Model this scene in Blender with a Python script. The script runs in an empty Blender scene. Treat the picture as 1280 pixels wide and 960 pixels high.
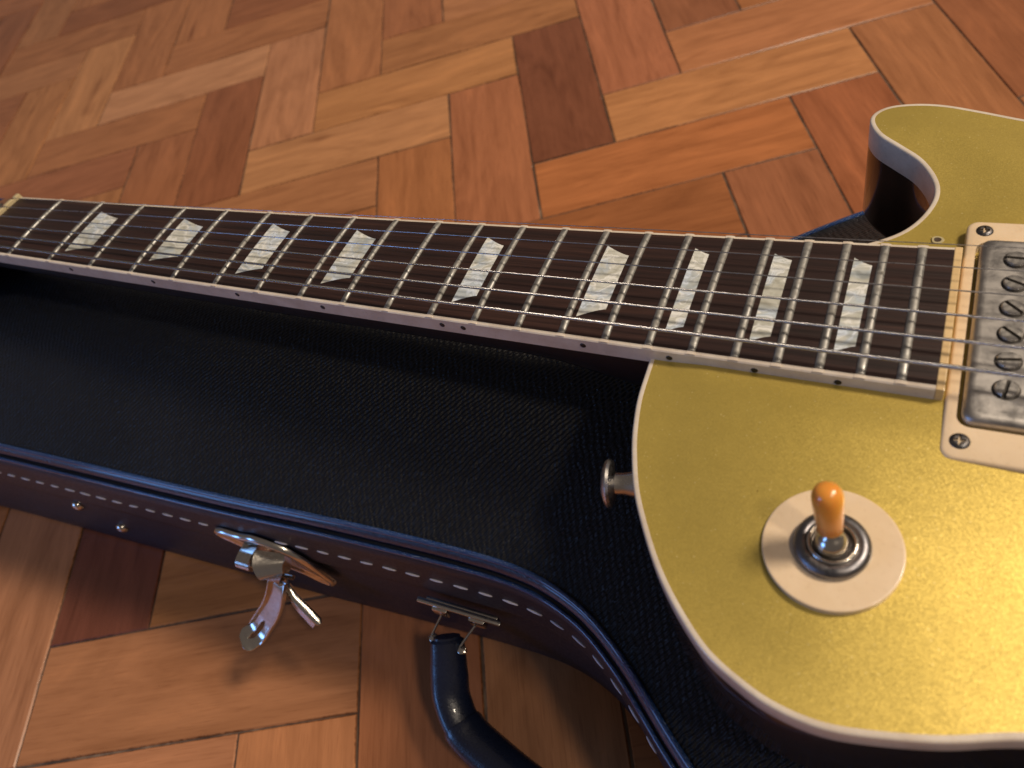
import bpy, bmesh, math, random
import numpy as np
from mathutils import Vector, Matrix, geometry
random.seed(7); rng = np.random.default_rng(7)
C = bpy.context.scene.collection
sc = bpy.context.scene

# ------------------------------------------------------------------ camera
cam_d = bpy.data.cameras.new('camera'); cam = bpy.data.objects.new('camera', cam_d); C.objects.link(cam)
sc.camera = cam
right = Vector((0.8943481485252204, 0.3705577394762618, -0.250655841631016))
down = Vector((0.16681636509791875, -0.7961030507134959, -0.5817149069606026))
fwd = Vector((-0.41510684114457574, 0.47844215361829007, -0.7738083845992262))
m = Matrix.Identity(4)
for i in range(3):
    m[i][0] = right[i]; m[i][1] = -down[i]; m[i][2] = -fwd[i]
m[0][3], m[1][3], m[2][3] = 0.4424, -0.1684, 0.4016
cam.matrix_world = m
cam_d.sensor_width = 36; cam_d.lens = 971.486 / 1280 * 36
cam_d.clip_start = 0.01; cam_d.clip_end = 60
cam_d.dof.use_dof = True; cam_d.dof.focus_distance = 0.29; cam_d.dof.aperture_fstop = 13.0

# ------------------------------------------------------------------ light
world = bpy.data.worlds.new('World'); sc.world = world; world.use_nodes = True
bg = world.node_tree.nodes['Background']
bg.inputs[0].default_value = (0.80, 0.66, 0.58, 1); bg.inputs[1].default_value = 0.135

def area(name, loc, target, size, power, color, size_y=None):
    d = bpy.data.lights.new(name, 'AREA'); o = bpy.data.objects.new(name, d); C.objects.link(o)
    o.location = loc
    o.rotation_euler = (Vector(target) - Vector(loc)).to_track_quat('-Z', 'Y').to_euler()
    d.energy = power; d.color = color; d.size = size
    if size_y: d.shape = 'RECTANGLE'; d.size_y = size_y
    return o
AIM = (0.42, 0.0, 0.15)
area('ceiling_lamp_light', (2.55, 1.50, 3.65), AIM, 0.85, 175, (1.0, 0.84, 0.66))
area('side_lamp_light', (1.50, -0.36, 1.9), AIM, 0.16, 10.0, (1.0, 0.84, 0.66))
area('window_light', (-0.75, -1.15, 0.60), (0.3, -0.1, 0.1), 0.5, 5.2, (0.18, 0.42, 1.0), 0.5)

vs = sc.view_settings
vs.view_transform = 'Standard'; vs.look = 'None'; vs.exposure = 0.0; vs.gamma = 1.0

# ------------------------------------------------------------------ helpers
def link(name, me, mat=None, parent=None, smooth=False):
    if mat is not None: me.materials.append(mat)
    if smooth:
        me.polygons.foreach_set('use_smooth', [True] * len(me.polygons))
    o = bpy.data.objects.new(name, me); C.objects.link(o)
    if parent is not None: o.parent = parent
    return o
def mesh_py(name, v, f):
    me = bpy.data.meshes.new(name); me.from_pydata([tuple(map(float, p)) for p in v], [], f); me.update(); return me
def from_bm(name, bm):
    me = bpy.data.meshes.new(name); bm.normal_update(); bm.to_mesh(me); bm.free(); return me
def sharp(me, deg=35):
    me.set_sharp_from_angle(angle=math.radians(deg))
def bx(bm, x0, x1, y0, y1, z0, z1, bev=0, seg=2):
    r = bmesh.ops.create_cube(bm, size=1)
    vs_ = r['verts']
    for v in vs_:
        v.co = Vector((x0 + (v.co.x + .5) * (x1 - x0), y0 + (v.co.y + .5) * (y1 - y0), z0 + (v.co.z + .5) * (z1 - z0)))
    if bev:
        es = list({e for v in vs_ for e in v.link_edges})
        bmesh.ops.bevel(bm, geom=es, offset=bev, segments=seg, affect='EDGES', profile=0.5)
def lathe(prof, seg=32, cap=True):
    """prof: list (r,z); around Z"""
    v = []; f = []
    for (r, z) in prof:
        for k in range(seg):
            a = 2 * math.pi * k / seg; v.append((r * math.cos(a), r * math.sin(a), z))
    for i in range(len(prof) - 1):
        for k in range(seg):
            k2 = (k + 1) % seg
            f.append((i * seg + k, i * seg + k2, (i + 1) * seg + k2, (i + 1) * seg + k))
    if cap:
        f.append(tuple(range((len(prof) - 1) * seg, len(prof) * seg)))
        f.append(tuple(reversed(range(seg))))
    return v, f
def tube(pts, rad, seg=10, closed=False, flat=1.0, up=Vector((0, 0, 1))):
    """swept tube; rad float or list; flat scales the 'up' axis"""
    pts = [Vector(p) for p in pts]; n = len(pts)
    rr = rad if hasattr(rad, '__len__') else [rad] * n
    v = []; f = []
    for i, p in enumerate(pts):
        if closed: t = (pts[(i + 1) % n] - pts[i - 1]).normalized()
        else: t = (pts[min(i + 1, n - 1)] - pts[max(i - 1, 0)]).normalized()
        s = t.cross(up).normalized(); u = s.cross(t).normalized()
        for k in range(seg):
            a = 2 * math.pi * k / seg
            v.append(p + s * math.cos(a) * rr[i] + u * math.sin(a) * rr[i] * flat)
    for i in range(n if closed else n - 1):
        j = (i + 1) % n
        for k in range(seg):
            k2 = (k + 1) % seg
            f.append((i * seg + k, j * seg + k, j * seg + k2, i * seg + k2))
    if not closed:
        f.append(tuple(range(seg))); f.append(tuple(reversed(range((n - 1) * seg, n * seg))))
    return v, f
def join_vf(parts):
    V = []; F = []
    for v, f in parts:
        b = len(V); V += list(v); F += [tuple(i + b for i in q) for q in f]
    return V, F
def catmull(P, closed=False, n=10):
    P = [Vector(p) for p in P]; out = []; N = len(P)
    rng_ = range(N) if closed else range(N - 1)
    for i in rng_:
        p0 = P[i - 1] if (closed or i > 0) else P[0] * 2 - P[1]
        p1 = P[i]; p2 = P[(i + 1) % N]
        p3 = P[(i + 2) % N] if (closed or i + 2 < N) else P[-1] * 2 - P[-2]
        for k in range(n):
            t = k / n
            out.append(0.5 * ((2 * p1) + (p2 - p0) * t + (2 * p0 - 5 * p1 + 4 * p2 - p3) * t * t + (3 * p1 - p0 - 3 * p2 + p3) * t ** 3))
    if not closed: out.append(P[-1])
    return out
def resample(P, step):
    """closed 2-D outline -> evenly spaced numpy array"""
    P = np.array([(p[0], p[1]) for p in P]); Q = np.vstack([P, P[:1]])
    d = np.r_[0, np.cumsum(np.hypot(*np.diff(Q, axis=0).T))]
    n = int(d[-1] / step); s = np.linspace(0, d[-1], n, endpoint=False)
    return np.stack([np.interp(s, d, Q[:, 0]), np.interp(s, d, Q[:, 1])], 1)
def smooth_closed(P, it=3):
    for _ in range(it): P = (np.roll(P, 1, 0) + 2 * P + np.roll(P, -1, 0)) / 4
    return P
def out_normals(P):
    t = np.roll(P, -1, 0) - np.roll(P, 1, 0); t /= np.linalg.norm(t, axis=1)[:, None]
    nrm = np.stack([t[:, 1], -t[:, 0]], 1)
    x, y = P.T; A = 0.5 * np.sum(x * np.roll(y, -1) - np.roll(x, -1) * y)
    return nrm if A > 0 else -nrm          # outward for CCW
def ring_sweep(P, N, prof, zfun=None, closed_prof=False, flip=False):
    """prof: list of (offset outward, z) or callables(i)->(off,z)"""
    n = len(P); k = len(prof); v = []
    for pr in prof:
        for i in range(n):
            off, z = pr(i) if callable(pr) else pr
            v.append((P[i, 0] + N[i, 0] * off, P[i, 1] + N[i, 1] * off, z))
    f = []
    for a in range(k if closed_prof else k - 1):
        b = (a + 1) % k
        for i in range(n):
            j = (i + 1) % n
            q = (a * n + i, a * n + j, b * n + j, b * n + i)
            f.append(tuple(reversed(q)) if flip else q)
    return v, f
def dist_to(P, Q):
    """distance of points Q to closed polyline P"""
    A = P; B = np.roll(P, -1, 0); out = np.full(len(Q), 1e9)
    AB = B - A; L2 = (AB ** 2).sum(1)
    for s in range(0, len(Q), 2000):
        q = Q[s:s + 2000]
        t = np.clip(((q[:, None] - A) * AB).sum(2) / L2, 0, 1)
        d = q[:, None] - (A + t[..., None] * AB)
        out[s:s + 2000] = np.sqrt((d ** 2).sum(2).min(1))
    return out
def inside(P, Q):
    x, y = Q.T; c = np.zeros(len(Q), bool)
    A = P; B = np.roll(P, -1, 0)
    for (x1, y1), (x2, y2) in zip(A, B):
        m_ = ((y1 > y) != (y2 > y))
        if y1 != y2: c ^= m_ & (x < (x2 - x1) * (y - y1) / (y2 - y1) + x1)
    return c
def filled(P, grid, margin, holes=()):
    """triangulated sheet in outline P with interior grid points"""
    x0, y0 = P.min(0); x1, y1 = P.max(0)
    g = np.array([(x, y) for j, y in enumerate(np.arange(y0, y1, grid * .866)) for x in np.arange(x0 + (j % 2) * grid / 2, x1, grid)])
    g = g[inside(P, g)]; g = g[dist_to(P, g) > margin]
    n = len(P); pts = [Vector(p) for p in P] + [Vector(p) for p in g]
    edges = [(i, (i + 1) % n) for i in range(n)]
    v, e, f, *_ = geometry.delaunay_2d_cdt(pts, edges, [list(range(n))], 1, 1e-7)
    V = np.array([(p.x, p.y) for p in v]); F = []
    for t in f:
        a = V[list(t)]; ar = sum(a[i, 0] * a[(i + 1) % len(t), 1] - a[(i + 1) % len(t), 0] * a[i, 1] for i in range(len(t)))
        F.append(tuple(t) if ar > 0 else tuple(reversed(t)))
    return V, F

# ------------------------------------------------------------------ materials
class NT:
    def __init__(s, name):
        s.m = bpy.data.materials.new(name); s.m.use_nodes = True; s.t = s.m.node_tree; s.b = s.t.nodes['Principled BSDF']
    def n(s, typ, **kw):
        o = s.t.nodes.new(typ)
        for k, v in kw.items():
            if k.startswith('i_'): o.inputs[k[2:].replace('_', ' ')].default_value = v
            else: setattr(o, k, v)
        return o
    def l(s, a, b): s.t.links.new(a, b)
    def set(s, **kw):
        for k, v in kw.items(): s.b.inputs[k.replace('_', ' ')].default_value = v
    def coords(s, scale=(1, 1, 1), rot=(0, 0, 0), kind='Object', rand=False):
        tc = s.n('ShaderNodeTexCoord'); mp = s.n('ShaderNodeMapping')
        mp.inputs['Scale'].default_value = scale; mp.inputs['Rotation'].default_value = rot
        src = tc.outputs[kind]
        if rand:
            oi = s.n('ShaderNodeObjectInfo'); mu = s.n('ShaderNodeMath', operation='MULTIPLY'); mu.inputs[1].default_value = 37.0
            s.l(oi.outputs['Random'], mu.inputs[0])
            cb = s.n('ShaderNodeCombineXYZ'); s.l(mu.outputs[0], cb.inputs[0]); s.l(mu.outputs[0], cb.inputs[1])
            mu2 = s.n('ShaderNodeMath', operation='MULTIPLY'); mu2.inputs[1].default_value = 0.7; s.l(mu.outputs[0], mu2.inputs[0]); s.l(mu2.outputs[0], cb.inputs[2])
            ad = s.n('ShaderNodeVectorMath', operation='ADD'); s.l(src, ad.inputs[0]); s.l(cb.outputs[0], ad.inputs[1]); src = ad.outputs[0]
        s.l(src, mp.inputs['Vector']); return mp.outputs[0]
    def noise(s, vec, scale=5, detail=4, rough=.5, dist=0):
        o = s.n('ShaderNodeTexNoise'); o.inputs['Scale'].default_value = scale; o.inputs['Detail'].default_value = detail
        o.inputs['Roughness'].default_value = rough; o.inputs['Distortion'].default_value = dist; s.l(vec, o.inputs['Vector']); return o.outputs['Fac']
    def ramp(s, fac, stops, interp='LINEAR'):
        o = s.n('ShaderNodeValToRGB'); o.color_ramp.interpolation = interp; e = o.color_ramp.elements
        e[0].position, e[0].color = stops[0][0], (*stops[0][1], 1); e[1].position, e[1].color = stops[-1][0], (*stops[-1][1], 1)
        for p, c in stops[1:-1]: x = e.new(p); x.color = (*c, 1)
        s.l(fac, o.inputs[0]); return o.outputs[0]
    def mixc(s, a, b, fac, blend='MIX'):
        o = s.n('ShaderNodeMix', data_type='RGBA', blend_type=blend)
        for sock, val in ((o.inputs['Factor'], fac), (o.inputs['A'], a), (o.inputs['B'], b)):
            pass
        fi, ai, bi = o.inputs[0], o.inputs[6], o.inputs[7]
        for sock, val in ((fi, fac), (ai, a), (bi, b)):
            if isinstance(val, (int, float)): sock.default_value = val
            elif isinstance(val, tuple): sock.default_value = (*val, 1)
            else: s.l(val, sock)
        return o.outputs[2]
    def math(s, op, a, b=None):
        o = s.n('ShaderNodeMath', operation=op)
        for i, x in enumerate((a, b)):
            if x is None: continue
            if isinstance(x, (int, float)): o.inputs[i].default_value = x
            else: s.l(x, o.inputs[i])
        return o.outputs[0]
    def bump(s, h, strength=.3, dist=.001, prev=None):
        o = s.n('ShaderNodeBump'); o.inputs['Strength'].default_value = strength; o.inputs['Distance'].default_value = dist
        s.l(h, o.inputs['Height'])
        if prev: s.l(prev, o.inputs['Normal'])
        s.l(o.outputs[0], s.b.inputs['Normal']); return o.outputs[0]
def lin(r, g, b):
    f = lambda c: (c / 255 / 12.92) if c / 255 <= .04045 else ((c / 255 + .055) / 1.055) ** 2.4
    return (f(r), f(g), f(b))
def plain(name, col, rough=.4, metal=0, coat=0, coat_r=.05, **kw):
    a = NT(name); a.set(Base_Color=(*col, 1), Roughness=rough, Metallic=metal); a.b.inputs['Coat Weight'].default_value = coat; a.b.inputs['Coat Roughness'].default_value = coat_r
    for k, v in kw.items(): a.b.inputs[k].default_value = v
    return a

def mat_parquet(name, use_attr=False):
    a = NT(name)
    v = a.coords((1, 1, 1), rand=True)
    def st(sx, sy, sz, sc_, d, r, dist=0):
        mp = a.n('ShaderNodeMapping'); mp.inputs['Scale'].default_value = (sx, sy, sz); a.l(v, mp.inputs['Vector'])
        return a.noise(mp.outputs[0], sc_, d, r, dist)
    broad = st(6, 26, 26, 1.0, 3, .55, 2.6)
    fine = st(14, 420, 420, 1.0, 4, .65, .25)
    med = st(6, 110, 110, 1.0, 5, .6, 1.0)
    pore = st(60, 1900, 1900, 1.0, 2, .5)
    if use_attr:
        at = a.n('ShaderNodeAttribute', attribute_name='tint'); base = at.outputs['Color']
    else:
        base = a.n('ShaderNodeObjectInfo').outputs['Color']
    g = a.math('ADD', a.math('MULTIPLY', broad, .54), a.math('ADD', a.math('MULTIPLY', med, .22), a.math('MULTIPLY', fine, .24)))
    tone = a.ramp(g, [(.28, (.55, .50, .46)), (.44, (.86, .84, .82)), (.54, (1.0, 1.0, 1.0)), (.72, (1.28, 1.27, 1.24))])
    c = a.mixc(base, tone, 1.0, 'MULTIPLY')
    pr = a.ramp(pore, [(.30, (.62, .55, .50)), (.44, (1, 1, 1))])
    c = a.mixc(c, pr, .55, 'MULTIPLY')
    # knots / mineral streaks
    kn = st(9, 30, 30, 1.0, 2, .5, .3); kr = a.ramp(kn, [(.20, (.45, .35, .30)), (.30, (1, 1, 1))]); c = a.mixc(c, kr, .8, 'MULTIPLY')
    # dirt worn into the block edges
    if not use_attr:
        tcb = a.n('ShaderNodeTexCoord'); sx_ = a.n('ShaderNodeSeparateXYZ'); a.l(tcb.outputs['Object'], sx_.inputs[0])
        ex = a.math('SUBTRACT', .105559, a.math('ABSOLUTE', sx_.outputs[0])); ey = a.math('SUBTRACT', .035, a.math('ABSOLUTE', sx_.outputs[1]))
        gp_ = a.n('ShaderNodeNewGeometry'); en = a.noise(gp_.outputs['Position'], 260, 4, .7); el = a.noise(gp_.outputs['Position'], 18, 2, .5)
        e_ = a.math('ADD', a.math('MINIMUM', ex, ey), a.math('MULTIPLY', a.math('SUBTRACT', a.math('ADD', en, el), 1.0), .0022))
        em = a.ramp(a.math('MULTIPLY', e_, 400), [(.16, (.20, .15, .12)), (.42, (1, 1, 1))])
        c = a.mixc(c, em, .85, 'MULTIPLY')
    # worn, dusty film
    wv = a.coords((1, 1, 1), kind='Object'); geo = a.n('ShaderNodeNewGeometry')
    wn = a.noise(geo.outputs['Position'], 9, 5, .6); sc2 = a.noise(geo.outputs['Position'], 300, 3, .6)
    rr = a.ramp(wn, [(.3, (.24, .24, .24)), (.7, (.36, .36, .36))])
    a.l(c, a.b.inputs['Base Color']); a.l(rr, a.b.inputs['Roughness'])
    a.b.inputs['Coat Weight'].default_value = .12; a.b.inputs['Coat Roughness'].default_value = .16; a.b.inputs['Specular IOR Level'].default_value = .38
    h = a.math('ADD', a.math('MULTIPLY', med, .5), a.math('ADD', a.math('MULTIPLY', pore, .15), a.math('MULTIPLY', wn, 1.2)))
    a.bump(h, .28, .0006)
    return a.m
M = {}
M['parquet'] = mat_parquet('varnished_parquet'); M['parquet_far'] = mat_parquet('varnished_parquet_far', True)
def mat_subfloor():
    a = NT('joint_filler'); g = a.n('ShaderNodeNewGeometry'); n1 = a.noise(g.outputs['Position'], 40, 4, .6)
    a.l(a.ramp(n1, [(.35, (.035, .022, .015)), (.55, (.10, .062, .04)), (.70, (.22, .15, .10))]), a.b.inputs['Base Color']); a.set(Roughness=.7); return a.m
M['subfloor'] = mat_subfloor()

def mat_lid():
    a = NT('embossed_case_vinyl')
    geo = a.n('ShaderNodeNewGeometry'); pos = geo.outputs['Position']
    def mp(sc_, rot):
        o = a.n('ShaderNodeMapping'); o.inputs['Scale'].default_value = sc_; o.inputs['Rotation'].default_value = (0, 0, rot); a.l(pos, o.inputs['Vector']); return o.outputs[0]
    wob = a.n('ShaderNodeTexNoise'); wob.inputs['Scale'].default_value = 60; a.l(pos, wob.inputs['Vector'])
    def vor(scale, sc_, rot, feat='F1'):
        o = a.n('ShaderNodeTexVoronoi', feature=feat); o.inputs['Scale'].default_value = scale; o.inputs['Randomness'].default_value = .55
        o.voronoi_dimensions = '2D'; a.l(mp(sc_, rot), o.inputs['Vector']); return o.outputs['Distance']
    sep = a.n('ShaderNodeSeparateXYZ'); wv = a.n('ShaderNodeTexNoise'); wv.inputs['Scale'].default_value = 220; wv.inputs['Detail'].default_value = 2; a.l(pos, wv.inputs['Vector'])
    a.l(pos, sep.inputs[0]); X, Y = sep.outputs[0], sep.outputs[1]
    def rows(ang, pitch, wob_):
        c_, s_ = math.cos(math.radians(ang)), math.sin(math.radians(ang))
        u = a.math('SUBTRACT', a.math('MULTIPLY', X, s_), a.math('MULTIPLY', Y, c_))
        u = a.math('ADD', u, a.math('MULTIPLY', wv.outputs['Fac'], wob_))
        return a.math('SINE', a.math('MULTIPLY', u, 2 * math.pi / pitch))
    nn = a.noise(pos, 900, 3, .55); big = a.noise(pos, 14, 3, .5)
    lat = a.math('ADD', a.math('MULTIPLY', rows(50, .00185, .0020), .40), a.math('MULTIPLY', rows(-67, .0027, .0034), .26))
    h = a.math('ADD', lat, a.math('MULTIPLY', nn, .9))
    a.l(a.ramp(big, [(.3, (.0055, .0058, .0075)), (.7, (.0085, .009, .0115))]), a.b.inputs['Base Color'])
    a.l(a.ramp(nn, [(.3, (.40, .40, .40)), (.7, (.56, .56, .56))]), a.b.inputs['Roughness'])
    a.b.inputs['Specular IOR Level'].default_value = .30
    a.bump(h, .75, .0008)
    return a.m
M['lid'] = mat_lid()
def mat_vinyl(name, col, r0, r1, sc_=700, st=.25, coat=0, bd=.0004):
    a = NT(name); geo = a.n('ShaderNodeNewGeometry'); pos = geo.outputs['Position']
    n1 = a.noise(pos, sc_, 4, .6); n2 = a.noise(pos, 25, 4, .6)
    a.l(a.ramp(n2, [(.3, tuple(c * .8 for c in col)), (.7, tuple(c * 1.25 for c in col))]), a.b.inputs['Base Color'])
    a.l(a.ramp(n1, [(.3, (r0,) * 3), (.7, (r1,) * 3)]), a.b.inputs['Roughness'])
    a.b.inputs['Coat Weight'].default_value = coat
    a.bump(n1, st, bd); return a.m
M['side'] = mat_vinyl('case_side_vinyl', (.007, .010, .022), .36, .55)
M['band'] = mat_vinyl('case_edge_leather', (.005, .012, .042), .12, .30, 520, .8, .5, .0008)
M['bead'] = mat_vinyl('piping_leather', (.007, .034, .130), .08, .26, 620, 1.0, .9, .0016)
M['handle'] = mat_vinyl('handle_leather', (.007, .011, .030), .24, .40, 900, .30, .3)
def mat_thread():
    a = NT('white_thread'); geo = a.n('ShaderNodeNewGeometry'); n1 = a.noise(geo.outputs['Position'], 2500, 2, .5)
    a.set(Base_Color=(.66, .62, .66, 1), Roughness=.8); a.bump(n1, .5, .0003); return a.m
M['thread'] = mat_thread()
def mat_metal(name, col, rough=.2, spots=.25, sc_=60, dirt=(.25, .2, .15)):
    a = NT(name); geo = a.n('ShaderNodeTexCoord'); pos = geo.outputs['Object']
    n1 = a.noise(pos, sc_ * 6, 5, .65, .4); n2 = a.noise(pos, sc_ * 40, 3, .6)
    c = a.ramp(n1, [(.22, tuple(col[i] * (1 - spots) + dirt[i] * spots for i in range(3))), (.60, col)])
    a.l(c, a.b.inputs['Base Color']); a.b.inputs['Metallic'].default_value = 1
    a.l(a.ramp(n1, [(.3, (rough * 2.0,) * 3), (.65, (rough,) * 3)]), a.b.inputs['Roughness'])
    a.bump(n2, .08, .0002); return a.m
M['chrome'] = mat_metal('worn_nickel_plate', (.70, .66, .60), .14, .35)
M['nickel'] = mat_metal('aged_nickel_cover', (.50, .48, .46), .28, .25, 25, (.22, .19, .17))
M['screw'] = mat_metal('steel_screw', (.62, .60, .57), .22, .3)
M['dark_screw'] = mat_metal('blackened_screw', (.10, .10, .11), .30, .5)
M['fret'] = mat_metal('fret_wire', (.36, .355, .34), .44, .40, 40, (.30, .27, .22))
M['dark_metal'] = mat_metal('dark_collar_metal', (.20, .20, .22), .26, .4)
M['plain_string'] = mat_metal('plain_steel_string', (.55, .55, .57), .22, .3)
def mat_wound():
    a = NT('wound_string'); v = a.coords((1, 1, 1)); w = a.n('ShaderNodeTexWave', wave_type='BANDS', bands_direction='X')
    w.inputs['Scale'].default_value = 1 / .00036 / 3.1; w.inputs['Distortion'].default_value = 0; a.l(v, w.inputs['Vector'])
    a.l(a.ramp(w.outputs['Fac'], [(.0, (.16, .155, .155)), (.6, (.60, .59, .60))]), a.b.inputs['Base Color'])
    a.set(Metallic=1, Roughness=.26); a.bump(w.outputs['Fac'], .8, .0001); return a.m
M['wound'] = mat_wound()

def mat_gold():
    a = NT('gold_metallic_lacquer'); v = a.coords((1, 1, 1))
    vo = a.n('ShaderNodeTexVoronoi', feature='F1'); vo.inputs['Scale'].default_value = 3800; a.l(v, vo.inputs['Vector'])
    vo2 = a.n('ShaderNodeTexVoronoi', feature='F1'); vo2.inputs['Scale'].default_value = 1150; a.l(v, vo2.inputs['Vector'])
    n1 = a.noise(v, 22, 5, .6); n2 = a.noise(v, 130, 4, .6)
    base = a.ramp(n1, [(.30, (.49, .365, .078)), (.70, (.55, .412, .095))])
    sep = a.n('ShaderNodeSeparateColor'); a.l(vo2.outputs['Color'], sep.inputs[0])
    sp = a.ramp(sep.outputs[0], [(.93, (0, 0, 0)), (.98, (1, 1, 1))])
    d2 = a.ramp(vo2.outputs['Distance'], [(.0, (1, 1, 1)), (.40, (0, 0, 0))])
    fl = a.mixc(sp, d2, 1.0, 'MULTIPLY')
    c = a.mixc(base, (.80, .66, .28), a.math('MULTIPLY', fl, .8))
    mot = a.ramp(n2, [(.3, (.90, .90, .88)), (.7, (1.08, 1.08, 1.05))]); c = a.mixc(c, mot, .35, 'MULTIPLY')
    du = a.n('ShaderNodeTexVoronoi', feature='F1'); du.inputs['Scale'].default_value = 55; a.l(v, du.inputs['Vector'])
    dn = a.noise(v, 45, 2, .5)
    dk = a.ramp(a.math('ADD', du.outputs['Distance'], a.math('MULTIPLY', dn, .06)), [(.036, (.30, .22, .12)), (.046, (1, 1, 1))]); c = a.mixc(c, dk, 1.0, 'MULTIPLY')
    fp = a.noise(v, 38, 5, .7, .6); a.l(a.ramp(fp, [(.35, (.07, .07, .07)), (.60, (.20, .20, .20))]), a.b.inputs['Coat Roughness'])
    a.l(c, a.b.inputs['Base Color'])
    a.set(Metallic=.58, Roughness=.46)
    a.b.inputs['Coat Weight'].default_value = .60; a.b.inputs['Coat IOR'].default_value = 1.45
    sub = a.n('ShaderNodeVectorMath', operation='SUBTRACT'); a.l(vo.outputs['Color'], sub.inputs[0]); sub.inputs[1].default_value = (.5, .5, .5)
    scl = a.n('ShaderNodeVectorMath', operation='SCALE'); a.l(sub.outputs[0], scl.inputs[0]); scl.inputs['Scale'].default_value = .12
    geo = a.n('ShaderNodeNewGeometry'); ad = a.n('ShaderNodeVectorMath', operation='ADD'); a.l(geo.outputs['Normal'], ad.inputs[0]); a.l(scl.outputs[0], ad.inputs[1])
    nm = a.n('ShaderNodeVectorMath', operation='NORMALIZE'); a.l(ad.outputs[0], nm.inputs[0]); a.l(nm.outputs[0], a.b.inputs['Normal'])
    cb = a.n('ShaderNodeBump'); cb.inputs['Strength'].default_value = .06; cb.inputs['Distance'].default_value = .001; a.l(n2, cb.inputs['Height']); a.l(cb.outputs[0], a.b.inputs['Coat Normal'])
    return a.m
M['gold'] = mat_gold()
def mat_mahog(name, c0, c1):
    a = NT(name); v = a.coords((6, 90, 90)); n1 = a.noise(v, 1.5, 5, .6, .6)
    a.l(a.ramp(n1, [(.3, c0), (.7, c1)]), a.b.inputs['Base Color']); a.set(Roughness=.30)
    a.b.inputs['Coat Weight'].default_value = .9; a.b.inputs['Coat Roughness'].default_value = .05; return a.m
M['mahogany'] = mat_mahog('dark_mahogany_lacquer', (.008, .004, .003), (.020, .008, .005))
M['black'] = plain('black_headstock_lacquer', (.008, .008, .009), .2, 0, .8).m
def mat_binding(name, c0, c1, rough=.32):
    a = NT(name); v = a.coords((1, 1, 1)); n1 = a.noise(v, 90, 5, .6); n2 = a.noise(v, 700, 3, .6)
    c = a.ramp(n1, [(.3, c0), (.65, c1)]); g = a.ramp(n2, [(.25, (.80, .76, .70)), (.42, (1, 1, 1))]); c = a.mixc(c, g, .5, 'MULTIPLY')
    a.l(c, a.b.inputs['Base Color']); a.set(Roughness=rough); a.b.inputs['Subsurface Weight'].default_value = .08; a.b.inputs['Subsurface Radius'].default_value = (.002, .0015, .001)
    a.b.inputs['Coat Weight'].default_value = .4; a.b.inputs['Coat Roughness'].default_value = .12
    a.bump(n2, .12, .0003); return a.m
M['binding'] = mat_binding('aged_cream_binding', (.56, .47, .38), (.70, .62, .52))
M['end_binding'] = mat_binding('yellowed_binding', (.60, .42, .20), (.72, .52, .27))
M['nut'] = mat_binding('bone_nut', (.48, .38, .20), (.60, .50, .30))
M['cream'] = mat_binding('cream_plastic', (.72, .55, .36), (.78, .61, .42), .34)
def mat_rosewood():
    a = NT('rosewood'); v = a.coords((9, 260, 260)); v2 = a.coords((30, 1500, 1500))
    n1 = a.noise(v, 1.2, 5, .62, .5); n2 = a.noise(v2, 1.0, 3, .6)
    c = a.ramp(n1, [(.30, (.014, .007, .006)), (.50, (.027, .012, .010)), (.70, (.050, .022, .016))])
    p = a.ramp(n2, [(.36, (.45, .42, .42)), (.50, (1, 1, 1))]); c = a.mixc(c, p, .6, 'MULTIPLY')
    a.l(c, a.b.inputs['Base Color']); a.set(Roughness=.42); a.bump(n2, .45, .0004); return a.m
M['rosewood'] = mat_rosewood()
def mat_pearl():
    a = NT('mother_of_pearl'); v = a.coords((1, 1, 1), rand=True)
    n0 = a.n('ShaderNodeTexNoise'); n0.inputs['Scale'].default_value = 70; n0.inputs['Detail'].default_value = 3; a.l(v, n0.inputs['Vector'])
    wv = a.n('ShaderNodeVectorMath', operation='SCALE'); a.l(n0.outputs['Color'], wv.inputs[0]); wv.inputs['Scale'].default_value = .022
    ad = a.n('ShaderNodeVectorMath', operation='ADD'); a.l(v, ad.inputs[0]); a.l(wv.outputs[0], ad.inputs[1])
    mp = a.n('ShaderNodeMapping'); mp.inputs['Scale'].default_value = (.6, 1.25, 1); mp.inputs['Rotation'].default_value = (0, 0, .4); a.l(ad.outputs[0], mp.inputs['Vector'])
    n1 = a.noise(mp.outputs[0], 85, 2, .5, 1.2); n2 = a.noise(mp.outputs[0], 300, 3, .6, .8)
    t = a.math('ADD', a.math('MULTIPLY', n1, .75), a.math('MULTIPLY', n2, .25))
    c = a.ramp(t, [(.32, (.42, .41, .34)), (.43, (.60, .60, .52)), (.50, (.70, .70, .63)), (.54, (.98, .98, .93)), (.58, (.64, .65, .58)), (.66, (.76, .77, .70)), (.76, (.94, .94, .88))])
    ir = a.noise(mp.outputs[0], 90, 1, .5); irc = a.ramp(ir, [(.42, (1, 1, 1)), (.58, (.74, .86, 1.1)), (.66, (1, 1, 1))]); c = a.mixc(c, irc, .8, 'MULTIPLY')
    a.l(c, a.b.inputs['Base Color']); a.set(Roughness=.20, Metallic=.18); a.b.inputs['Coat Weight'].default_value = .4
    a.bump(t, .25, .0004); return a.m
M['pearl'] = mat_pearl()
M['black_dot'] = plain('black_dot_inlay', (.012, .010, .010), .4).m
def mat_amber():
    a = NT('amber_plastic'); a.set(Base_Color=(.74, .30, .045, 1), Roughness=.28); a.b.inputs['Subsurface Weight'].default_value = .35
    a.b.inputs['Subsurface Radius'].default_value = (.006, .002, .0008); a.b.inputs['Subsurface Scale'].default_value = 1
    a.b.inputs['Coat Weight'].default_value = .5; return a.m
M['amber'] = mat_amber()
M['hole'] = plain('screw_hole_wood', (.05, .03, .015), .7).m
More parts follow.
